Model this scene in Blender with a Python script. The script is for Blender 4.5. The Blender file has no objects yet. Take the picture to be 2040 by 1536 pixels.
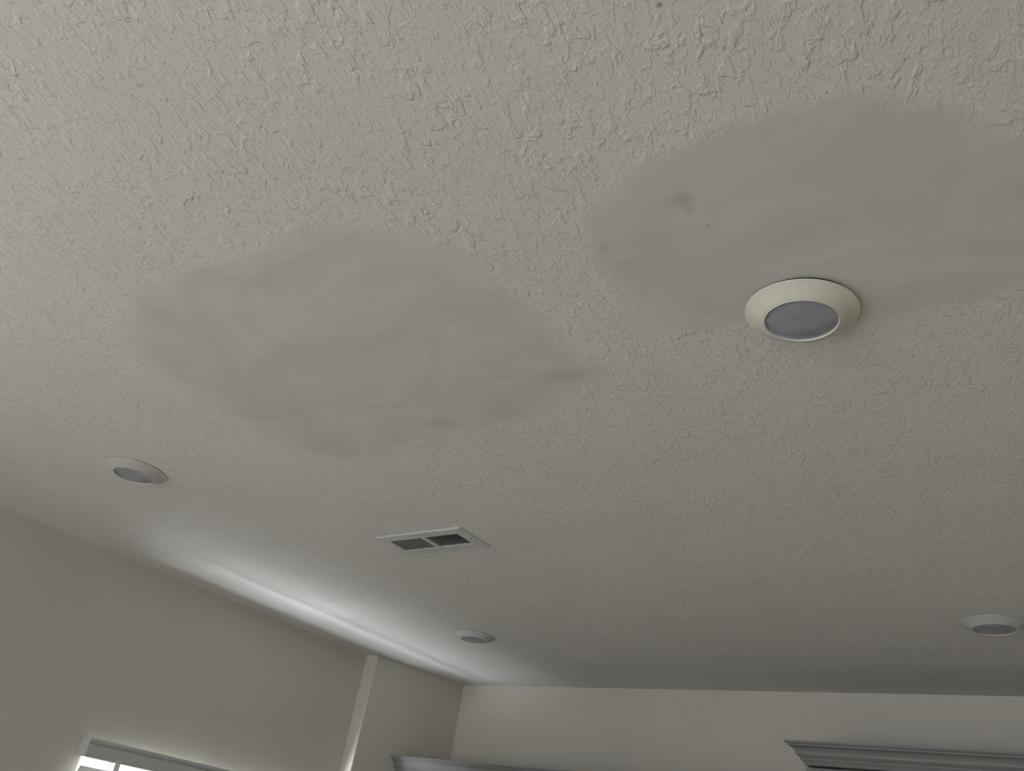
import bpy, bmesh, math, random
from mathutils import Matrix, Vector, noise

random.seed(7)
S = bpy.context.scene
COL = S.collection
CZ = 1.70                       # camera height
CEIL = 2.70                     # ceiling height

# ------------------------------------------------------------------ camera
RX = Vector((0.80623951, -0.19076049, -0.55998954))   # world x, y, z axes seen from the lens (right, down, forward)
RY = Vector((0.57131942, 0.49672937, 0.65334069))
RZ = Vector((0.15353166, -0.84668198, 0.50946802))
F_PX = 1620.43
cam_data = bpy.data.cameras.new('camera')
cam_data.sensor_fit = 'HORIZONTAL'
cam_data.sensor_width = 36.0
cam_data.lens = F_PX / 2040.0 * 36.0
cam_data.clip_start = 0.02
cam = bpy.data.objects.new('camera', cam_data)
COL.objects.link(cam)
right = Vector((RX.x, RY.x, RZ.x)); down = Vector((RX.y, RY.y, RZ.y)); fwd = Vector((RX.z, RY.z, RZ.z))
m3 = Matrix((right, -down, -fwd)).transposed()
cam.matrix_world = Matrix.Translation((0, 0, CZ)) @ m3.to_4x4()
S.camera = cam

# ------------------------------------------------------------------ world, lights, exposure
world = bpy.data.worlds.new('world'); S.world = world
world.use_nodes = True
bg = world.node_tree.nodes['Background']
bg.inputs['Color'].default_value = (0.945, 0.957, 1.01, 1)
bg.inputs['Strength'].default_value = 7.2

def area(name, loc, target, sx, sy, power, color, spread=180):
    d = bpy.data.lights.new(name, 'AREA'); d.shape = 'RECTANGLE'; d.size = sx; d.size_y = sy
    d.energy = power; d.color = color; d.spread = math.radians(spread)
    o = bpy.data.objects.new(name, d); COL.objects.link(o)
    o.location = loc
    o.rotation_euler = (Vector(target) - Vector(loc)).to_track_quat('-Z', 'Y').to_euler()
    return o
# sky light enters through three openings (portals only guide the sampling of the sky); two area lamps outside stand in for sunlit ground
def portal(name, loc, target, sx, sy):
    o = area(name, loc, target, sx, sy, 1.0, (1, 1, 1)); o.data.cycles.is_portal = True
portal('portal_blind_window', (-3.97, 2.75, 1.425), (0, 2.75, 1.425), 1.45, 1.0)
portal('portal_glass_door', (-3.97, -2.35, 1.16), (0, -2.35, 1.16), 3.75, 2.25)
portal('portal_rear_door', (-0.85, -5.56, 1.16), (-0.85, 0, 1.16), 3.75, 2.25)
area('patio_bounce_lamp', (-4.42, 1.50, -0.10), (-4.42, 1.50, 3.0), 0.84, 2.3, 740, (0.93, 0.965, 1.03))  # area lamp standing in for sun off the ground, shaped for the ceiling stripe
area('left_fill_lamp', (-6.00, -2.9, -0.10), (-6.00, -2.9, 3.0), 2.8, 4.4, 60, (0.96, 0.97, 1.03))  # area lamp added unseen to light the ceiling more from the left

S.view_settings.view_transform = 'Standard'
S.view_settings.look = 'None'
S.view_settings.gamma = 1.0
S.view_settings.use_curve_mapping = False
S.view_settings.exposure = 0.0
S.cycles.use_denoising = True
S.cycles.max_bounces = 10
S.cycles.diffuse_bounces = 6
S.cycles.caustics_reflective = False
S.cycles.caustics_refractive = False
S.cycles.sample_clamp_indirect = 6.0

# ------------------------------------------------------------------ helpers
def link(name, mesh, mat=None, parent=None, loc=None):
    o = bpy.data.objects.new(name, mesh); COL.objects.link(o)
    if mat: mesh.materials.append(mat)
    if parent: o.parent = parent
    if loc: o.location = loc
    return o

def obj(name, bm, mat, parent=None, loc=None, smooth=None, bevel=0.0):
    bmesh.ops.recalc_face_normals(bm, faces=bm.faces[:])
    me = bpy.data.meshes.new(name)
    if smooth is not None:
        lim = math.radians(smooth)
        for f in bm.faces: f.smooth = True
        for e in bm.edges:
            if len(e.link_faces) == 2 and e.calc_face_angle(0) > lim: e.smooth = False
    bm.to_mesh(me); bm.free()
    o = link(name, me, mat, parent, loc)
    if bevel:
        md = o.modifiers.new('bevel', 'BEVEL'); md.width = bevel; md.segments = 2; md.limit_method = 'ANGLE'
    return o

def empty(name, loc=(0, 0, 0)):
    o = bpy.data.objects.new(name, None); COL.objects.link(o); o.location = loc
    o.empty_display_size = 0.05
    return o

def tag(o, label=None, cat=None, group=None, kind=None):
    if label: o['label'] = label
    if cat: o['category'] = cat
    if group: o['group'] = group
    if kind: o['kind'] = kind
    return o

def add_box(bm, lo, hi, mat=None):
    vs = [bm.verts.new((x, y, z)) for x in (lo[0], hi[0]) for y in (lo[1], hi[1]) for z in (lo[2], hi[2])]
    if mat: bmesh.ops.transform(bm, matrix=mat, verts=vs)
    for q in ((0, 1, 3, 2), (4, 6, 7, 5), (0, 4, 5, 1), (2, 3, 7, 6), (0, 2, 6, 4), (1, 5, 7, 3)):
        bm.faces.new([vs[i] for i in q])
    return vs

def box(lo, hi):
    bm = bmesh.new(); add_box(bm, lo, hi); return bm

def slab(us, vs, holes, w0, w1, axis):
    """solid slab over the grid us x vs, without the cells whose centre lies in a hole (round or rectangular)"""
    def P(u, v, w): return {'x': (w, u, v), 'z': (u, v, w)}[axis]
    bm = bmesh.new(); cache = {}
    def V(i, j, k):
        if (i, j, k) not in cache: cache[(i, j, k)] = bm.verts.new(P(us[i], vs[j], (w0, w1)[k]))
        return cache[(i, j, k)]
    def solid(i, j):
        if not (0 <= i < len(us) - 1 and 0 <= j < len(vs) - 1): return False
        u = (us[i] + us[i + 1]) / 2; v = (vs[j] + vs[j + 1]) / 2
        return not any(h[0] < u < h[1] and h[2] < v < h[3] for h in holes)
    for i in range(len(us) - 1):
        for j in range(len(vs) - 1):
            if not solid(i, j): continue
            for k in (0, 1): bm.faces.new((V(i, j, k), V(i + 1, j, k), V(i + 1, j + 1, k), V(i, j + 1, k)))
            for di, dj, a, b in ((-1, 0, (i, j), (i, j + 1)), (1, 0, (i + 1, j), (i + 1, j + 1)), (0, -1, (i, j), (i + 1, j)), (0, 1, (i, j + 1), (i + 1, j + 1))):
                if not solid(i + di, j + dj):
                    bm.faces.new((V(*a, 0), V(*b, 0), V(*b, 1), V(*a, 1)))
    return bm

def prism(pts, z0, z1):
    bm = bmesh.new()
    a = [bm.verts.new((x, y, z0)) for x, y in pts]; b = [bm.verts.new((x, y, z1)) for x, y in pts]
    bm.faces.new(a); bm.faces.new(b)
    for i in range(len(pts)):
        j = (i + 1) % len(pts); bm.faces.new((a[i], a[j], b[j], b[i]))
    return bm

def lathe(profile, n=72):
    bm = bmesh.new(); rings = []
    for r, z in profile:
        if r < 1e-6: rings.append([bm.verts.new((0, 0, z))])
        else: rings.append([bm.verts.new((r * math.cos(2 * math.pi * k / n), r * math.sin(2 * math.pi * k / n), z)) for k in range(n)])
    for A, B in zip(rings, rings[1:]):
        for k in range(n):
            l = (k + 1) % n
            if len(A) == 1: bm.faces.new((A[0], B[k], B[l]))
            elif len(B) == 1: bm.faces.new((A[k], A[l], B[0]))
            else: bm.faces.new((A[k], A[l], B[l], B[k]))
    return bm

def ray_to_ceiling(px, py, h=CEIL - CZ):
    d = right * (px - 1020) + down * (py - 768) + fwd * F_PX
    d = d * (h / d.z)
    return (d.x, d.y)

# ------------------------------------------------------------------ materials
def new_mat(name):
    m = bpy.data.materials.new(name); m.use_nodes = True
    nt = m.node_tree
    return m, nt, nt.nodes['Principled BSDF']

def N(nt, kind, **inputs):
    n = nt.nodes.new(kind)
    for k, v in inputs.items():
        key = k.replace('_', ' ')
        if key in n.inputs: n.inputs[key].default_value = v
        else: setattr(n, k, v)
    return n

def paint(name, col, rough=0.6, vary=0.04, scale=6.0, bump=0.0, bump_scale=200.0, spec=0.4):
    m, nt, b = new_mat(name)
    tc = N(nt, 'ShaderNodeTexCoord')
    nz = N(nt, 'ShaderNodeTexNoise', Scale=scale, Detail=4.0)
    nt.links.new(tc.outputs['Object'], nz.inputs['Vector'])
    cr = N(nt, 'ShaderNodeValToRGB')
    cr.color_ramp.elements[0].position = 0.3; cr.color_ramp.elements[1].position = 0.7
    cr.color_ramp.elements[0].color = (*[c * (1 - vary) for c in col], 1)
    cr.color_ramp.elements[1].color = (*[min(1, c * (1 + vary)) for c in col], 1)
    nt.links.new(nz.outputs['Fac'], cr.inputs['Fac']); nt.links.new(cr.outputs['Color'], b.inputs['Base Color'])
    b.inputs['Roughness'].default_value = rough
    b.inputs['Specular IOR Level'].default_value = spec
    if bump:
        nb = N(nt, 'ShaderNodeTexNoise', Scale=bump_scale, Detail=3.0)
        nt.links.new(tc.outputs['Object'], nb.inputs['Vector'])
        bn = N(nt, 'ShaderNodeBump', Strength=0.6, Distance=bump)
        nt.links.new(nb.outputs['Fac'], bn.inputs['Height']); nt.links.new(bn.outputs['Normal'], b.inputs['Normal'])
    return m

CEIL_COL = (0.636, 0.622, 0.604)
PATCH_COL = (0.572, 0.555, 0.546)

STAINS = [(ray_to_ceiling(1363, 397), 0.001, 0.026, 0.34), (ray_to_ceiling(1372, 415), 0.001, 0.016, 0.22), (ray_to_ceiling(1410, 449), 0.0008, 0.0045, 0.55),
          (ray_to_ceiling(1340, 402), 0.001, 0.022, 0.15), (ray_to_ceiling(1205, 492), 0.002, 0.030, 0.16), (ray_to_ceiling(880, 842), 0.002, 0.06, 0.14), (ray_to_ceiling(1120, 745), 0.002, 0.06, 0.14)]
FLECKS = [(ray_to_ceiling(1314, 10), 0.001, 0.006, 0.8), (ray_to_ceiling(819, 1062.5), 0.002, 0.006, 0.8), (ray_to_ceiling(837, 1060.5), 0.002, 0.005, 0.8),
          (ray_to_ceiling(845, 1059.5), 0.001, 0.006, 0.6), (ray_to_ceiling(875, 1056.5), 0.002, 0.005, 0.8)]
def ceiling_material(name, patch):
    """knockdown-textured ceiling paint; the patches share it and turn smooth where their 'feather' attribute rises"""
    m, nt, b = new_mat(name)
    L = nt.links.new
    tc = N(nt, 'ShaderNodeTexCoord')
    # knockdown plateaus: a distorted noise cut to flat islands with steep edges, broken by a larger noise
    n1 = N(nt, 'ShaderNodeTexNoise', Scale=36.0, Detail=3.5, Roughness=0.55, Distortion=0.5)
    n2 = N(nt, 'ShaderNodeTexNoise', Scale=105.0, Detail=2.0, Roughness=0.5, Distortion=0.3)
    n3 = N(nt, 'ShaderNodeTexNoise', Scale=7.0, Detail=2.0)
    n4 = N(nt, 'ShaderNodeTexNoise', Scale=420.0, Detail=2.0)
    ms = N(nt, 'ShaderNodeMapping'); ms.inputs['Scale'].default_value = (1.2, 0.72, 1.0); L(tc.outputs['Object'], ms.inputs['Vector'])   # the trowel ran along the room
    for n in (n1, n2, n3, n4): L(ms.outputs[0], n.inputs['Vector'])
    r1 = N(nt, 'ShaderNodeMapRange', interpolation_type='SMOOTHSTEP'); r1.inputs['From Min'].default_value = 0.50; r1.inputs['From Max'].default_value = 0.60
    L(n1.outputs['Fac'], r1.inputs['Value'])
    r2 = N(nt, 'ShaderNodeMapRange', interpolation_type='SMOOTHSTEP'); r2.inputs['From Min'].default_value = 0.50; r2.inputs['From Max'].default_value = 0.66
    L(n2.outputs['Fac'], r2.inputs['Value'])
    r3 = N(nt, 'ShaderNodeMapRange'); r3.inputs['From Min'].default_value = 0.35; r3.inputs['From Max'].default_value = 0.65; r3.inputs['To Min'].default_value = 0.45; r3.inputs['To Max'].default_value = 1.0
    L(n3.outputs['Fac'], r3.inputs['Value'])
    a = N(nt, 'ShaderNodeMath', operation='MULTIPLY'); L(r1.outputs[0], a.inputs[0]); L(r3.outputs[0], a.inputs[1])
    c = N(nt, 'ShaderNodeMath', operation='MULTIPLY_ADD'); L(r2.outputs[0], c.inputs[0]); c.inputs[1].default_value = 0.42; L(a.outputs[0], c.inputs[2])
    d = N(nt, 'ShaderNodeMath', operation='MULTIPLY_ADD'); L(n4.outputs['Fac'], d.inputs[0]); d.inputs[1].default_value = 0.10; L(c.outputs[0], d.inputs[2])
    bn = N(nt, 'ShaderNodeBump', Strength=1.0, Distance=0.0011)
    L(d.outputs[0], bn.inputs['Height'])
    # slight tone changes of the paint
    n5 = N(nt, 'ShaderNodeTexNoise', Scale=3.0, Detail=5.0); L(tc.outputs['Object'], n5.inputs['Vector'])
    cr = N(nt, 'ShaderNodeValToRGB')
    cr.color_ramp.elements[0].position = 0.3; cr.color_ramp.elements[1].position = 0.7
    cr.color_ramp.elements[0].color = (*[x * 0.975 for x in CEIL_COL], 1); cr.color_ramp.elements[1].color = (*[x * 1.02 for x in CEIL_COL], 1)
    L(n5.outputs['Fac'], cr.inputs['Fac'])
    col = cr.outputs['Color']
    st = None
    for (sx, sy), r0, r1, amt in (STAINS if patch else FLECKS):
        wn = N(nt, 'ShaderNodeTexNoise', Scale=28.0, Detail=3.0); L(tc.outputs['Object'], wn.inputs['Vector'])
        wv = N(nt, 'ShaderNodeVectorMath', operation='MULTIPLY_ADD'); L(wn.outputs['Color'], wv.inputs[0]); wv.inputs[1].default_value = (r1 * 0.9, r1 * 0.9, 0); L(tc.outputs['Object'], wv.inputs[2])
        dn = N(nt, 'ShaderNodeVectorMath', operation='DISTANCE'); L(wv.outputs[0], dn.inputs[0]); dn.inputs[1].default_value = (sx + r1 * 0.45, sy + r1 * 0.45, CEIL)
        sr = N(nt, 'ShaderNodeMapRange', interpolation_type='SMOOTHSTEP'); sr.inputs['From Min'].default_value = r0; sr.inputs['From Max'].default_value = r1
        sr.inputs['To Min'].default_value = amt; sr.inputs['To Max'].default_value = 0.0; L(dn.outputs['Value'], sr.inputs['Value'])
        if st is None: st = sr
        else:
            mm = N(nt, 'ShaderNodeMath', operation='MAXIMUM'); L(st.outputs[0], mm.inputs[0]); L(sr.outputs[0], mm.inputs[1]); st = mm
    if patch:
        at = N(nt, 'ShaderNodeAttribute', attribute_name='feather')
        nf = N(nt, 'ShaderNodeTexNoise', Scale=9.0, Detail=5.0, Roughness=0.6); L(tc.outputs['Object'], nf.inputs['Vector'])
        w = N(nt, 'ShaderNodeMath', operation='MULTIPLY_ADD'); L(nf.outputs['Fac'], w.inputs[0]); w.inputs[1].default_value = 1.1; L(at.outputs['Fac'], w.inputs[2])
        fr = N(nt, 'ShaderNodeMapRange', interpolation_type='SMOOTHSTEP'); fr.inputs['From Min'].default_value = 0.62; fr.inputs['From Max'].default_value = 1.30
        L(w.outputs[0], fr.inputs['Value'])
        # keep the outermost rim identical to the ceiling
        rim = N(nt, 'ShaderNodeMapRange'); rim.inputs['From Min'].default_value = 0.0; rim.inputs['From Max'].default_value = 0.25; L(at.outputs['Fac'], rim.inputs['Value'])
        fac = N(nt, 'ShaderNodeMath', operation='MULTIPLY'); L(fr.outputs[0], fac.inputs[0]); L(rim.outputs[0], fac.inputs[1])
        inv = N(nt, 'ShaderNodeMath', operation='SUBTRACT'); inv.inputs[0].default_value = 1.0; L(fac.outputs[0], inv.inputs[1])
        sm = N(nt, 'ShaderNodeMath', operation='MAXIMUM'); L(inv.outputs[0], sm.inputs[0]); sm.inputs[1].default_value = 0.06
        L(sm.outputs[0], bn.inputs['Strength'])
        # trowelled compound: long soft streaks
        mp = N(nt, 'ShaderNodeMapping'); mp.inputs['Scale'].default_value = (2.0, 3.6, 1.0); mp.inputs['Rotation'].default_value = (0, 0, 0.35); L(tc.outputs['Object'], mp.inputs['Vector'])
        ns = N(nt, 'ShaderNodeTexNoise', Scale=1.5, Detail=5.0, Roughness=0.6, Distortion=1.6); L(mp.outputs[0], ns.inputs['Vector'])
        cp = N(nt, 'ShaderNodeValToRGB'); cp.color_ramp.elements[0].position = 0.32; cp.color_ramp.elements[1].position = 0.68
        cp.color_ramp.elements[0].color = (*[x * 0.93 for x in PATCH_COL], 1); cp.color_ramp.elements[1].color = (*[x * 1.06 for x in PATCH_COL], 1)
        L(ns.outputs['Fac'], cp.inputs['Fac'])
        mx = N(nt, 'ShaderNodeMix', data_type='RGBA'); L(fac.outputs[0], mx.inputs['Factor']); L(col, mx.inputs[6]); L(cp.outputs['Color'], mx.inputs[7])
        col = mx.outputs[2]
    mx2 = N(nt, 'ShaderNodeMix', data_type='RGBA'); L(st.outputs[0], mx2.inputs['Factor']); L(col, mx2.inputs[6]); mx2.inputs[7].default_value = (0.20, 0.18, 0.15, 1)
    col = mx2.outputs[2]
    L(col, b.inputs['Base Color'])
    L(bn.outputs['Normal'], b.inputs['Normal'])
    b.inputs['Roughness'].default_value = 0.62
    b.inputs['Specular IOR Level'].default_value = 0.35
    return m

M_ceil = ceiling_material('ceiling_paint', False)
M_patch = ceiling_material('ceiling_patch', True)
M_wall = paint('wall_paint', (0.540, 0.512, 0.458), 0.55, 0.02, 3.0, 0.0006, 120.0)
M_floor = paint('floor_tile', (0.62, 0.58, 0.52), 0.5, 0.12, 2.0)
M_ground = paint('patio_concrete', (0.50, 0.48, 0.44), 0.9, 0.08, 3.0)
M_trim2 = paint('downlight_trim_grey', (0.47, 0.46, 0.445), 0.38, 0.02, 20.0)  # grey darkened to stand for the weaker light on these fixtures
M_trim = paint('downlight_trim', (0.66, 0.63, 0.56), 0.38, 0.02, 20.0)
M_bezel = paint('downlight_bezel', (0.62, 0.61, 0.57), 0.35, 0.02, 20.0)
M_lens = paint('downlight_lens', (0.305, 0.318, 0.362), 0.27, 0.14, 28.0, spec=0.5)
M_vent = paint('vent_enamel', (0.52, 0.52, 0.525), 0.38, 0.02, 20.0)
M_slat = paint('vent_louver', (0.21, 0.205, 0.20), 0.5, 0.05, 20.0)
M_duct = paint('duct_liner', (0.03, 0.03, 0.032), 0.9, 0.1, 20.0)
M_screw = paint('screw_metal', (0.35, 0.34, 0.36), 0.35, 0.03, 20.0)
M_cab = paint('cabinet_paint', (0.195, 0.192, 0.191), 0.45, 0.05, 8.0, 0.0003, 300.0)
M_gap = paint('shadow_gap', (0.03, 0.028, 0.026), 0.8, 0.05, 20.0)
M_vinyl = paint('window_vinyl', (0.80, 0.80, 0.79), 0.4, 0.02, 10.0)
M_val = paint('valance_paint', (0.50, 0.50, 0.495), 0.4, 0.03, 12.0)

def slat_mat():
    m, nt, b = new_mat('blind_slat')
    tc = N(nt, 'ShaderNodeTexCoord'); nz = N(nt, 'ShaderNodeTexNoise', Scale=30.0)
    nt.links.new(tc.outputs['Object'], nz.inputs['Vector'])
    cr = N(nt, 'ShaderNodeValToRGB'); cr.color_ramp.elements[0].color = (0.76, 0.76, 0.755, 1); cr.color_ramp.elements[1].color = (0.80, 0.80, 0.795, 1)
    nt.links.new(nz.outputs['Fac'], cr.inputs['Fac']); nt.links.new(cr.outputs['Color'], b.inputs['Base Color'])
    b.inputs['Roughness'].default_value = 0.35
    return m
M_blind = slat_mat()

def glass_mat():
    m = bpy.data.materials.new('window_glass'); m.use_nodes = True; nt = m.node_tree
    nt.nodes.clear()
    out = nt.nodes.new('ShaderNodeOutputMaterial'); mix = nt.nodes.new('ShaderNodeMixShader')
    tr = nt.nodes.new('ShaderNodeBsdfTransparent'); tr.inputs['Color'].default_value = (0.95, 0.97, 0.96, 1)
    gl = nt.nodes.new('ShaderNodeBsdfGlossy'); gl.inputs['Roughness'].default_value = 0.02
    fr = nt.nodes.new('ShaderNodeFresnel'); 
    ge = nt.nodes.new('ShaderNodeNewGeometry'); mr = nt.nodes.new('ShaderNodeMapRange')     # same index on the way in and on the way out
    mr.inputs['To Min'].default_value = 1.45; mr.inputs['To Max'].default_value = 1 / 1.45
    nt.links.new(ge.outputs['Backfacing'], mr.inputs['Value']); nt.links.new(mr.outputs[0], fr.inputs['IOR'])
    nt.links.new(fr.outputs[0], mix.inputs[0]); nt.links.new(tr.outputs[0], mix.inputs[1]); nt.links.new(gl.outputs[0], mix.inputs[2])
    nt.links.new(mix.outputs[0], out.inputs[0])
    return m
M_glass = glass_mat()

# ------------------------------------------------------------------ room shell
XL, XR, YB, YF = -3.81, 3.0, 4.26, -5.4           # left wall, right wall, back wall (cabinets), wall behind the camera
T = 0.14
W1 = (2.045, 3.45, 0.95, 1.915)                      # blind window in the left wall: y0, y1, z0, z1
W2 = (-4.20, -0.50, 0.06, 2.25)                     # glazed opening in the left wall beside the camera
W3 = (-2.70, 1.00, 0.06, 2.25)                     # glazed opening in the wall behind the camera: x0, x1, z0, z1
VENT = (-2.240, -1.829, 1.993, 2.176)              # ceiling register, outer edges of the flange
VH = (-2.203, -1.872, 2.033, 2.131)                # its duct opening

us = sorted({XL - T, XR + T, VH[0], VH[1]}); vs = sorted({YF - T, YB + T, VH[2], VH[3]})
ceiling = tag(obj('ceiling', slab(us, vs, [VH], CEIL, CEIL + 0.12, 'z'), M_ceil), kind='structure')
tag(obj('floor', box((XL - T, YF - T, -0.1), (XR + T, YB + T, 0)), M_floor), kind='structure')

us = sorted({YF - T, YB + T, W1[0], W1[1], W2[0], W2[1]}); vs = sorted({0, CEIL, W1[2], W1[3], W2[2], W2[3]})
tag(obj('wall_left', slab(us, vs, [W1, W2], XL - T, XL, 'x'), M_wall), kind='structure')
tag(obj('wall_back', box((XL, YB, 0), (XR, YB + T, CEIL)), M_wall), kind='structure')
tag(obj('wall_right', box((XR, YF - T, 0), (XR + T, YB + T, CEIL)), M_wall), kind='structure')
bm = bmesh.new()
add_box(bm, (XL, YF - T, 0), (W3[0], YF, CEIL)); add_box(bm, (W3[1], YF - T, 0), (XR, YF, CEIL))
add_box(bm, (W3[0], YF - T, 0), (W3[1], YF, W3[2])); add_box(bm, (W3[0], YF - T, W3[3]), (W3[1], YF, CEIL))
tag(obj('wall_front', bm, M_wall), kind='structure')
# the furred-out stretch of wall between the window and the back wall
tag(obj('wall_corner', prism([(XL, 3.555), (-3.716, 3.555), (-3.600, YB), (XL, YB)], 0, CEIL), M_wall, bevel=0.004), kind='structure')
tag(obj('ground', box((-16, -14, -0.25), (XL - T - 0.02, 14, -0.12)), M_ground), kind='structure')

def make_window(name, axis, a0, a1, z0, z1, plane, mull):
    """vinyl frame and panes set near the outer face of the wall"""
    root = tag(empty(name, (plane, (a0 + a1) / 2, z0) if axis == 'x' else ((a0 + a1) / 2, plane, z0)), kind='structure')
    def B(bm, u0, u1, w0, w1, t):
        if axis == 'x': add_box(bm, (plane - t, u0, w0), (plane + t, u1, w1))
        else: add_box(bm, (u0, plane - t, w0), (u1, plane + t, w1))
    def put(nm, bm, m, bv=0.0):
        bmesh.ops.translate(bm, vec=-root.location, verts=bm.verts[:])
        return obj(nm, bm, m, root, bevel=bv)
    w = 0.045
    bm = bmesh.new(); B(bm, a0, a1, z0, z0 + w, 0.03); B(bm, a0, a1, z1 - w, z1, 0.03)
    B(bm, a0, a0 + w, z0 + w, z1 - w, 0.03); B(bm, a1 - w, a1, z0 + w, z1 - w, 0.03)
    put('window_frame', bm, M_vinyl, 0.003)
    n = mull + 1; span = (a1 - a0 - 2 * w - mull * w) / n
    for k in range(n):
        u = a0 + w + k * (span + w)
        if k:
            bm = bmesh.new(); B(bm, u - w, u, z0 + w, z1 - w, 0.026); put('mullion', bm, M_vinyl, 0.003)
        bm = bmesh.new(); B(bm, u, u + span, z0 + w, z1 - w, 0.003); put('pane', bm, M_glass)
    return root
make_window('window_1', 'x', *W1, XL - T + 0.035, 1)
make_window('window_2', 'x', *W2, XL - T + 0.035, 1)
make_window('window_3', 'y', *W3, YF - T + 0.035, 1)

# ------------------------------------------------------------------ smooth repair patches in the ceiling texture
def make_patch(pix):
    pts = [Vector(ray_to_ceiling(*p)) for p in pix]
    n = len(pts); dense = []
    for i in range(n):                                            # closed Catmull-Rom outline
        p0, p1, p2, p3 = pts[i - 1], pts[i], pts[(i + 1) % n], pts[(i + 2) % n]
        for k in range(8):
            t = k / 8
            dense.append(0.5 * ((2 * p1) + (p2 - p0) * t + (2 * p0 - 5 * p1 + 4 * p2 - p3) * t * t + (3 * p1 - p0 - 3 * p2 + p3) * t ** 3))
    c = sum(dense, Vector((0, 0))) / len(dense)
    steps = [1.16, 1.13, 1.10, 1.07, 1.04, 1.0, 0.96, 0.92, 0.88, 0.84, 0.80] + [0.8 - 0.04 * k for k in range(1, 19)]
    bm = bmesh.new(); rings = []; fea = []
    for s in steps:
        f = min(1.0, max(0.0, (1.16 - s) / 0.30))
        z = CEIL + 0.0002 - 0.0005 * min(1.0, f * 8)
        rings.append([bm.verts.new((c.x + (p.x - c.x) * s, c.y + (p.y - c.y) * s, z)) for p in dense]); fea += [f] * len(dense)
    mid = bm.verts.new((c.x, c.y, CEIL - 0.0003)); fea.append(1.0)
    for A, B in zip(rings, rings[1:]):
        for i in range(len(A)):
            j = (i + 1) % len(A); bm.faces.new((A[i], A[j], B[j], B[i]))
    for i in range(len(rings[-1])): bm.faces.new((rings[-1][i], rings[-1][(i + 1) % len(rings[-1])], mid))
    o = obj('plaster_patch', bm, M_patch, ceiling, smooth=30)
    me = o.data
    at = me.attributes.new('feather', 'FLOAT', 'POINT')
    for i, v in enumerate(me.vertices):
        at.data[i].value = fea[i]
    return o
P1 = [(285, 690), (270, 640), (330, 580), (450, 535), (560, 500), (650, 472), (760, 470), (860, 500), (930, 540), (1000, 590), (1060, 645), (1095, 690), (1165, 735), (1140, 765), (1060, 812), (960, 842), (870, 862), (790, 890), (690, 905), (600, 885), (520, 850), (420, 790), (340, 740)]
P2 = [(1195, 490), (1200, 430), (1250, 380), (1330, 330), (1400, 290), (1480, 260), (1560, 235), (1650, 212), (1760, 210), (1880, 235), (1980, 280), (2060, 340), (2110, 430), (2080, 510), (2000, 562), (1920, 592), (1830, 612), (1720, 640), (1600, 660), (1480, 640), (1380, 650), (1285, 635), (1245, 570)]
make_patch(P1); make_patch(P2)

# ------------------------------------------------------------------ recessed downlights
LIGHT_GROUP = 'recessed downlights in the ceiling'
def make_downlight(m_trim, m_bezel):
    root = empty('downlight')
    prof = [(0.085, 0.000), (0.1030, 0.000), (0.1045, -0.0012), (0.1040, -0.0028), (0.0990, -0.0050), (0.0910, -0.0096), (0.0820, -0.0155),
            (0.0750, -0.0200), (0.0710, -0.0220), (0.0690, -0.0224)]
    obj('trim_flange', lathe(prof), m_trim, root, smooth=40)
    obj('bezel', lathe([(0.0690, -0.0224), (0.0684, -0.0234), (0.0674, -0.0235), (0.0666, -0.0226), (0.0661, -0.0190), (0.0661, -0.0170)]), m_bezel, root, smooth=40)
    obj('lens', lathe([(0.0663, -0.0192), (0.064, -0.0202), (0.055, -0.0222), (0.038, -0.0243), (0.020, -0.0255), (0.0, -0.0259)]), M_lens, root, smooth=40)
    obj('gap_shade', lathe([(0.0, 0.0004), (0.0985, 0.0004), (0.0985, 0.0075), (0.0, 0.0075)]), M_gap, root, smooth=40)  # dark disc added to paint the shadow line between trim and ceiling
    return root
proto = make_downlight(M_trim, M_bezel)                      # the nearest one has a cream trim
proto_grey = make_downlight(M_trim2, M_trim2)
def copy_tree(o, parent=None):
    c = o.copy(); COL.objects.link(c)
    if parent: c.parent = parent
    for ch in list(o.children): copy_tree(ch, c)
    return c
spots = [((-0.398, 1.262), 'cream trimmed round downlight, largest and nearest, at the edge of the right ceiling patch'),
         ((-2.716, 1.258), 'small round downlight near the left wall, just below the left ceiling patch'),
         ((-2.708, 3.222), 'small round downlight between the ceiling vent and the far left wall corner'),
         ((-0.392, 3.222), 'dim round downlight with a dark lens above the right hand cabinet')]
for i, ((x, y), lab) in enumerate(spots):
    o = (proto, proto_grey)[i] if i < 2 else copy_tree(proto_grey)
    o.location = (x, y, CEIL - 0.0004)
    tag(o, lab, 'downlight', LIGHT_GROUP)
# the nearest one hangs open a little on its right-hand side
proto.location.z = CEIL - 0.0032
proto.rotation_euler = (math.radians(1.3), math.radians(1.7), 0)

# ------------------------------------------------------------------ ceiling vent
vx, vy = (VENT[0] + VENT[1]) / 2, (VENT[2] + VENT[3]) / 2
vent = tag(empty('ceiling_vent', (vx, vy, CEIL)), 'white rectangular ceiling vent with two banks of dark louvers', 'vent')
def rect_ring(bm, o, i, zo, zi):
    a = [bm.verts.new((x, y, zo)) for x, y in ((o[0], o[2]), (o[1], o[2]), (o[1], o[3]), (o[0], o[3]))]
    b = [bm.verts.new((x, y, zi)) for x, y in ((i[0], i[2]), (i[1], i[2]), (i[1], i[3]), (i[0], i[3]))]
    for k in range(4):
        l = (k + 1) % 4; bm.faces.new((a[k], a[l], b[l], b[k]))
def rel(r, g=0.0): return (r[0] - vx + g, r[1] - vx - g, r[2] - vy + g, r[3] - vy - g)
bm = bmesh.new()
rect_ring(bm, rel(VENT), rel(VENT), 0.0, -0.0030)
rect_ring(bm, rel(VENT), rel(VENT, 0.0035), -0.0030, -0.0058)
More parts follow.
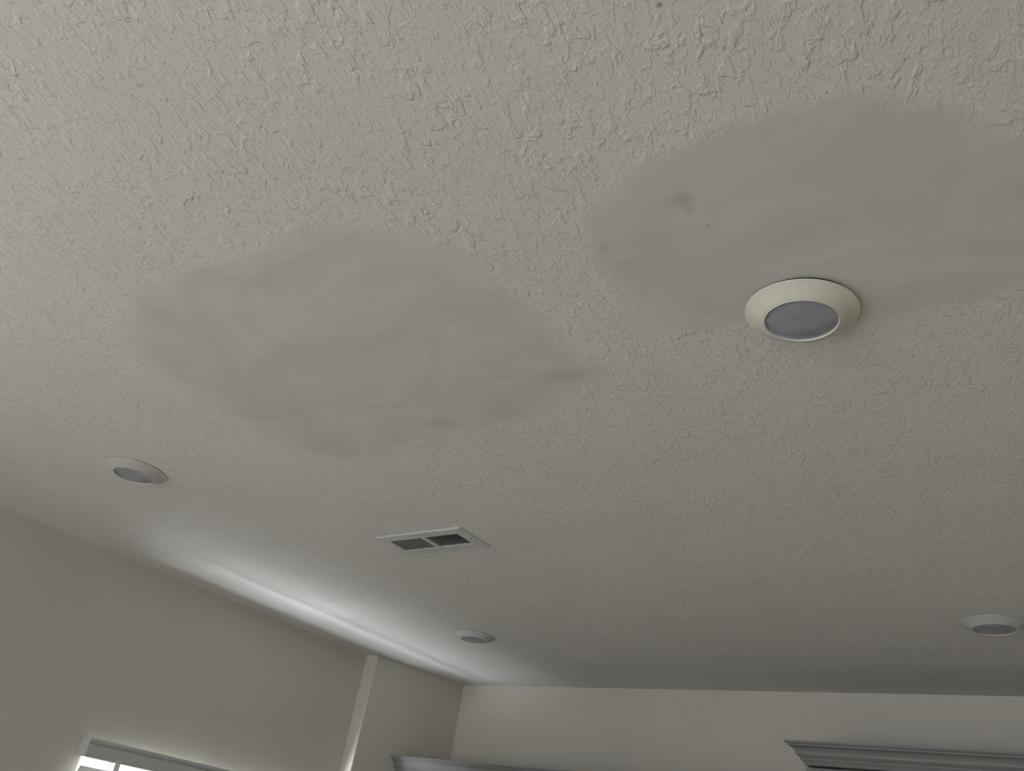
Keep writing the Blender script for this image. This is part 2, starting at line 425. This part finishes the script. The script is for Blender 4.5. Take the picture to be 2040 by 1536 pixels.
rect_ring(bm, rel(VENT, 0.0035), rel(VH, 0.001), -0.0058, -0.0062)
rect_ring(bm, rel(VH, 0.001), rel(VH, 0.001), -0.0062, 0.0015)
bmesh.ops.remove_doubles(bm, verts=bm.verts[:], dist=1e-6)
obj('flange', bm, M_vent, vent)
mid0, mid1 = -2.046 - vx, -2.028 - vx
obj('mullion', box((mid0, VH[2] - vy, -0.0062), (mid1, VH[3] - vy, 0.002)), M_vent, vent)
bm = bmesh.new()                                                     # duct box above the register, open below
a = rel(VH, -0.002)
rect_ring(bm, a, a, 0.0012, 0.20)
bm.faces.new([bm.verts.new((x, y, 0.20)) for x, y in ((a[0], a[2]), (a[1], a[2]), (a[1], a[3]), (a[0], a[3]))])
bmesh.ops.remove_doubles(bm, verts=bm.verts[:], dist=1e-6)
obj('duct', bm, M_duct, vent)
def louver_mesh(tilt):
    bm = bmesh.new()
    add_box(bm, (-0.0075, VH[2] - vy + 0.0005, -0.0008), (0.0075, VH[3] - vy - 0.0005, 0.0008), Matrix.Rotation(tilt, 4, 'Y'))
    bmesh.ops.recalc_face_normals(bm, faces=bm.faces[:])
    me = bpy.data.meshes.new('louver'); bm.to_mesh(me); bm.free(); me.materials.append(M_slat)
    return me
ml, mr = louver_mesh(math.radians(-42)), louver_mesh(math.radians(34))
for lo, hi, me in ((VH[0] - vx, mid0, ml), (mid1, VH[1] - vx, mr)):
    n = 11
    for k in range(n):
        o = bpy.data.objects.new('louver', me); COL.objects.link(o); o.parent = vent
        o.location = (lo + (k + 0.5) * (hi - lo) / n, 0, 0.0006)
for sx in (-1, 1):
    o = obj('screw', lathe([(0.0, -0.0030), (0.0025, -0.0028), (0.0040, -0.0014), (0.0042, 0.0)], 16), M_screw, vent, smooth=40,
            loc=((VENT[0] + 0.019 if sx < 0 else VENT[1] - 0.019) - vx, 0, -0.0060))

# ------------------------------------------------------------------ kitchen wall cabinets with crown moulding
CY = 3.87                                                            # face of the cabinets
PROFILE = [(-0.030, 0.000), (0.004, 0.000), (0.007, 0.004), (0.009, 0.011), (0.015, 0.017), (0.018, 0.021), (0.018, 0.025), (0.024, 0.029), (0.031, 0.035),
           (0.034, 0.039), (0.034, 0.043), (0.037, 0.050), (0.043, 0.059), (0.052, 0.066), (0.060, 0.069), (0.061, 0.073), (0.068, 0.076), (0.072, 0.080), (0.072, 0.0865), (-0.030, 0.0865)]
def crown(x0, x1, z, left_return, label):
    """crown moulding swept along the cabinet fronts, with a mitred return on its free left end"""
    root = tag(empty('crown_molding', ((x0 + x1) / 2, CY, z)), label, 'molding')
    bm = bmesh.new(); cols = []
    path = []
    if left_return:
        path.append(lambda o: (x0 - o, YB - 0.002))
        path.append(lambda o: (x0 - o, CY - o))
    else: path.append(lambda o: (x0 + max(0.0, 0.162 * (0.072 - o)) * 0, CY - o))
    path.append(lambda o: (x1, CY - o))
    for f in path: cols.append([bm.verts.new((*f(o), z + h)) for o, h in PROFILE])
    for A, B in zip(cols, cols[1:]):
        for k in range(len(A)):
            l = (k + 1) % len(A); bm.faces.new((A[k], A[l], B[l], B[k]))
    bm.faces.new(cols[0]); bm.faces.new(cols[-1])
    bmesh.ops.translate(bm, vec=-root.location, verts=bm.verts[:])
    obj('molding_strip', bm, M_cab, root, smooth=32)
    return root

def cabinet(x0, x1, z0, z1, doors, label, group=None):
    root = tag(empty('wall_cabinet', ((x0 + x1) / 2, YB, z0)), label, 'cabinet', group)
    def put(nm, bm, m, par=root, bv=0.002):
        bmesh.ops.translate(bm, vec=-root.location, verts=bm.verts[:])
        return obj(nm, bm, m, par, bevel=bv)
    put('carcass', box((x0, CY + 0.020, z0), (x1, YB - 0.001, z1)), M_cab)
    bm = bmesh.new()
    s = 0.040
    add_box(bm, (x0, CY, z0), (x0 + s, CY + 0.0195, z1)); add_box(bm, (x1 - s, CY, z0), (x1, CY + 0.0195, z1))
    add_box(bm, (x0 + s, CY, z1 - s), (x1 - s, CY + 0.0195, z1)); add_box(bm, (x0 + s, CY, z0), (x1 - s, CY + 0.0195, z0 + s))
    put('face_frame', bm, M_cab, bv=0.001)
    n = doors; g = 0.003; inner = x1 - x0 - 2 * s
    for k in range(n):
        a = x0 + s + 0.006 + k * inner / n + (g if k else 0) - (0.0 if k else 0.0); b = x0 + s - 0.006 + (k + 1) * inner / n
        d0, d1 = z0 + 0.02, z1 - 0.012
        r = 0.055
        bm = bmesh.new()
        add_box(bm, (a, CY - 0.019, d0), (a + r, CY - 0.001, d1)); add_box(bm, (b - r, CY - 0.019, d0), (b, CY - 0.001, d1))
        add_box(bm, (a + r, CY - 0.019, d1 - r), (b - r, CY - 0.001, d1)); add_box(bm, (a + r, CY - 0.019, d0), (b - r, CY - 0.001, d0 + r))
        door = put('door', bm, M_cab, bv=0.0015)
        put('door_panel', box((a + r, CY - 0.010, d0 + r), (b - r, CY - 0.002, d1 - r)), M_cab, par=door, bv=0.0)
    return root

Z_R = CZ + 0.602                                                     # top of the right-hand cabinets
Z_L = CZ + 0.402                                                     # top of the left-hand cabinets
cabinet(-1.268, -0.905, 1.35, Z_R - 0.009, 1, 'narrow grey wall cabinet at the left end of the taller run under crown molding')
cabinet(-0.903, -0.080, 1.35, Z_R - 0.009, 2, 'wide grey wall cabinet in the taller run, right of the narrow one')
cabinet(-0.078, 0.745, 1.35, Z_R - 0.009, 2, 'grey wall cabinet at the right end of the taller run, out past the frame')
crown(-1.268, 0.745, Z_R, True, 'dark grey crown molding with mitred left end on the taller right cabinets')
cabinet(-3.655, -2.480, 1.35, Z_L - 0.009, 3, 'grey wall cabinet of the lower run beside the bumped-out corner wall')
cabinet(-2.478, -1.345, 1.35, Z_L - 0.009, 3, 'grey wall cabinet of the lower run, next to the taller cabinets')
crown(-3.668, -1.345, Z_L, False, 'grey crown molding on the lower left cabinets, butting the corner wall')

# ------------------------------------------------------------------ window blind with valance
BY0, BY1 = 2.022, 3.490
VZ0, VZ1 = CZ + 0.1495, CZ + 0.2235
VX = -3.733
blind = tag(empty('window_blind', (XL, (BY0 + BY1) / 2, VZ0)), 'white slatted window blind with a moulded grey valance on the left wall', 'blind')
def put(nm, bm, m, par=None, bv=0.0, smooth=None):
    bmesh.ops.translate(bm, vec=-blind.location, verts=bm.verts[:])
    return obj(nm, bm, m, par or blind, bevel=bv, smooth=smooth)
def extrude_y(pts, y0, y1):
    bm = bmesh.new()
    a = [bm.verts.new((x, y0, z)) for x, z in pts]; b = [bm.verts.new((x, y1, z)) for x, z in pts]
    bm.faces.new(a); bm.faces.new(b)
    for i in range(len(pts)):
        j = (i + 1) % len(pts); bm.faces.new((a[i], a[j], b[j], b[i]))
    return bm
h = VZ1 - VZ0
VP = [(0.000, 0.000), (0.000, 0.004), (-0.003, 0.006), (-0.003, 0.050), (-0.008, 0.055), (-0.008, 0.058), (0.002, 0.062), (0.003, 0.070), (0.000, h), (-0.012, h), (-0.012, 0.0)]
val = put('valance', extrude_y([(VX + x, VZ0 + z) for x, z in VP], BY0, BY1), M_val, smooth=25)
for y0, y1 in ((BY0, BY0 + 0.012), (BY1 - 0.012, BY1)):
    put('valance_return', box((XL + 0.001, y0, VZ0), (VX - 0.012, y1, VZ1 - 0.004)), M_val, val)
put('valance_tip', box((VX - 0.002, BY0 + 0.001, VZ0 - 0.002), (VX + 0.0015, BY1 - 0.001, VZ0 + 0.003)), M_vinyl, val)
put('headrail', box((-3.772, BY0 + 0.03, VZ0 + 0.006), (-3.748, BY1 - 0.03, VZ0 + 0.046)), M_vinyl, bv=0.002)
slat_len = (BY0 + 0.008, BY1 - 0.008)
def slat_mesh(tilt, w=0.050):
    bm = bmesh.new(); n = 6; prof = []
    for k in range(n + 1):
        t = -1 + 2 * k / n; prof.append((t * w / 2, 0.002 * (1 - t * t)))
    pts = prof + [(x, z - 0.0022) for x, z in reversed(prof)]
    R2 = Matrix.Rotation(tilt, 4, 'Y')
    ym = (slat_len[0] + slat_len[1]) / 2; hl = (slat_len[1] - slat_len[0]) / 2
    a = [bm.verts.new(R2 @ Vector((x, -hl, z))) for x, z in pts]; b = [bm.verts.new(R2 @ Vector((x, hl, z))) for x, z in pts]
    bm.faces.new(a); bm.faces.new(b)
    for i in range(len(pts)):
        j = (i + 1) % len(pts); bm.faces.new((a[i], a[j], b[j], b[i]))
    bmesh.ops.recalc_face_normals(bm, faces=bm.faces[:])
    me = bpy.data.meshes.new('slat'); bm.to_mesh(me); bm.free(); me.materials.append(M_blind)
    return me
sm = slat_mesh(math.radians(-71))
z = VZ0 - 0.058
BX = -3.764
while z > 0.98:
    o = bpy.data.objects.new('slat', sm); COL.objects.link(o); o.parent = blind
    o.location = Vector((BX, (slat_len[0] + slat_len[1]) / 2, z)) - blind.location
    z -= 0.045
put('bottom_rail', box((BX - 0.025, slat_len[0], 0.945), (BX + 0.025, slat_len[1], 0.965)), M_vinyl, bv=0.003)
for y in (2.172, 2.737, 3.302):
    bm = bmesh.new()
    for x in (BX - 0.028, BX + 0.028): add_box(bm, (x - 0.0008, y, 0.965), (x + 0.0008, y + 0.026, VZ0 + 0.010))
    put('ladder_tape', bm, M_blind)
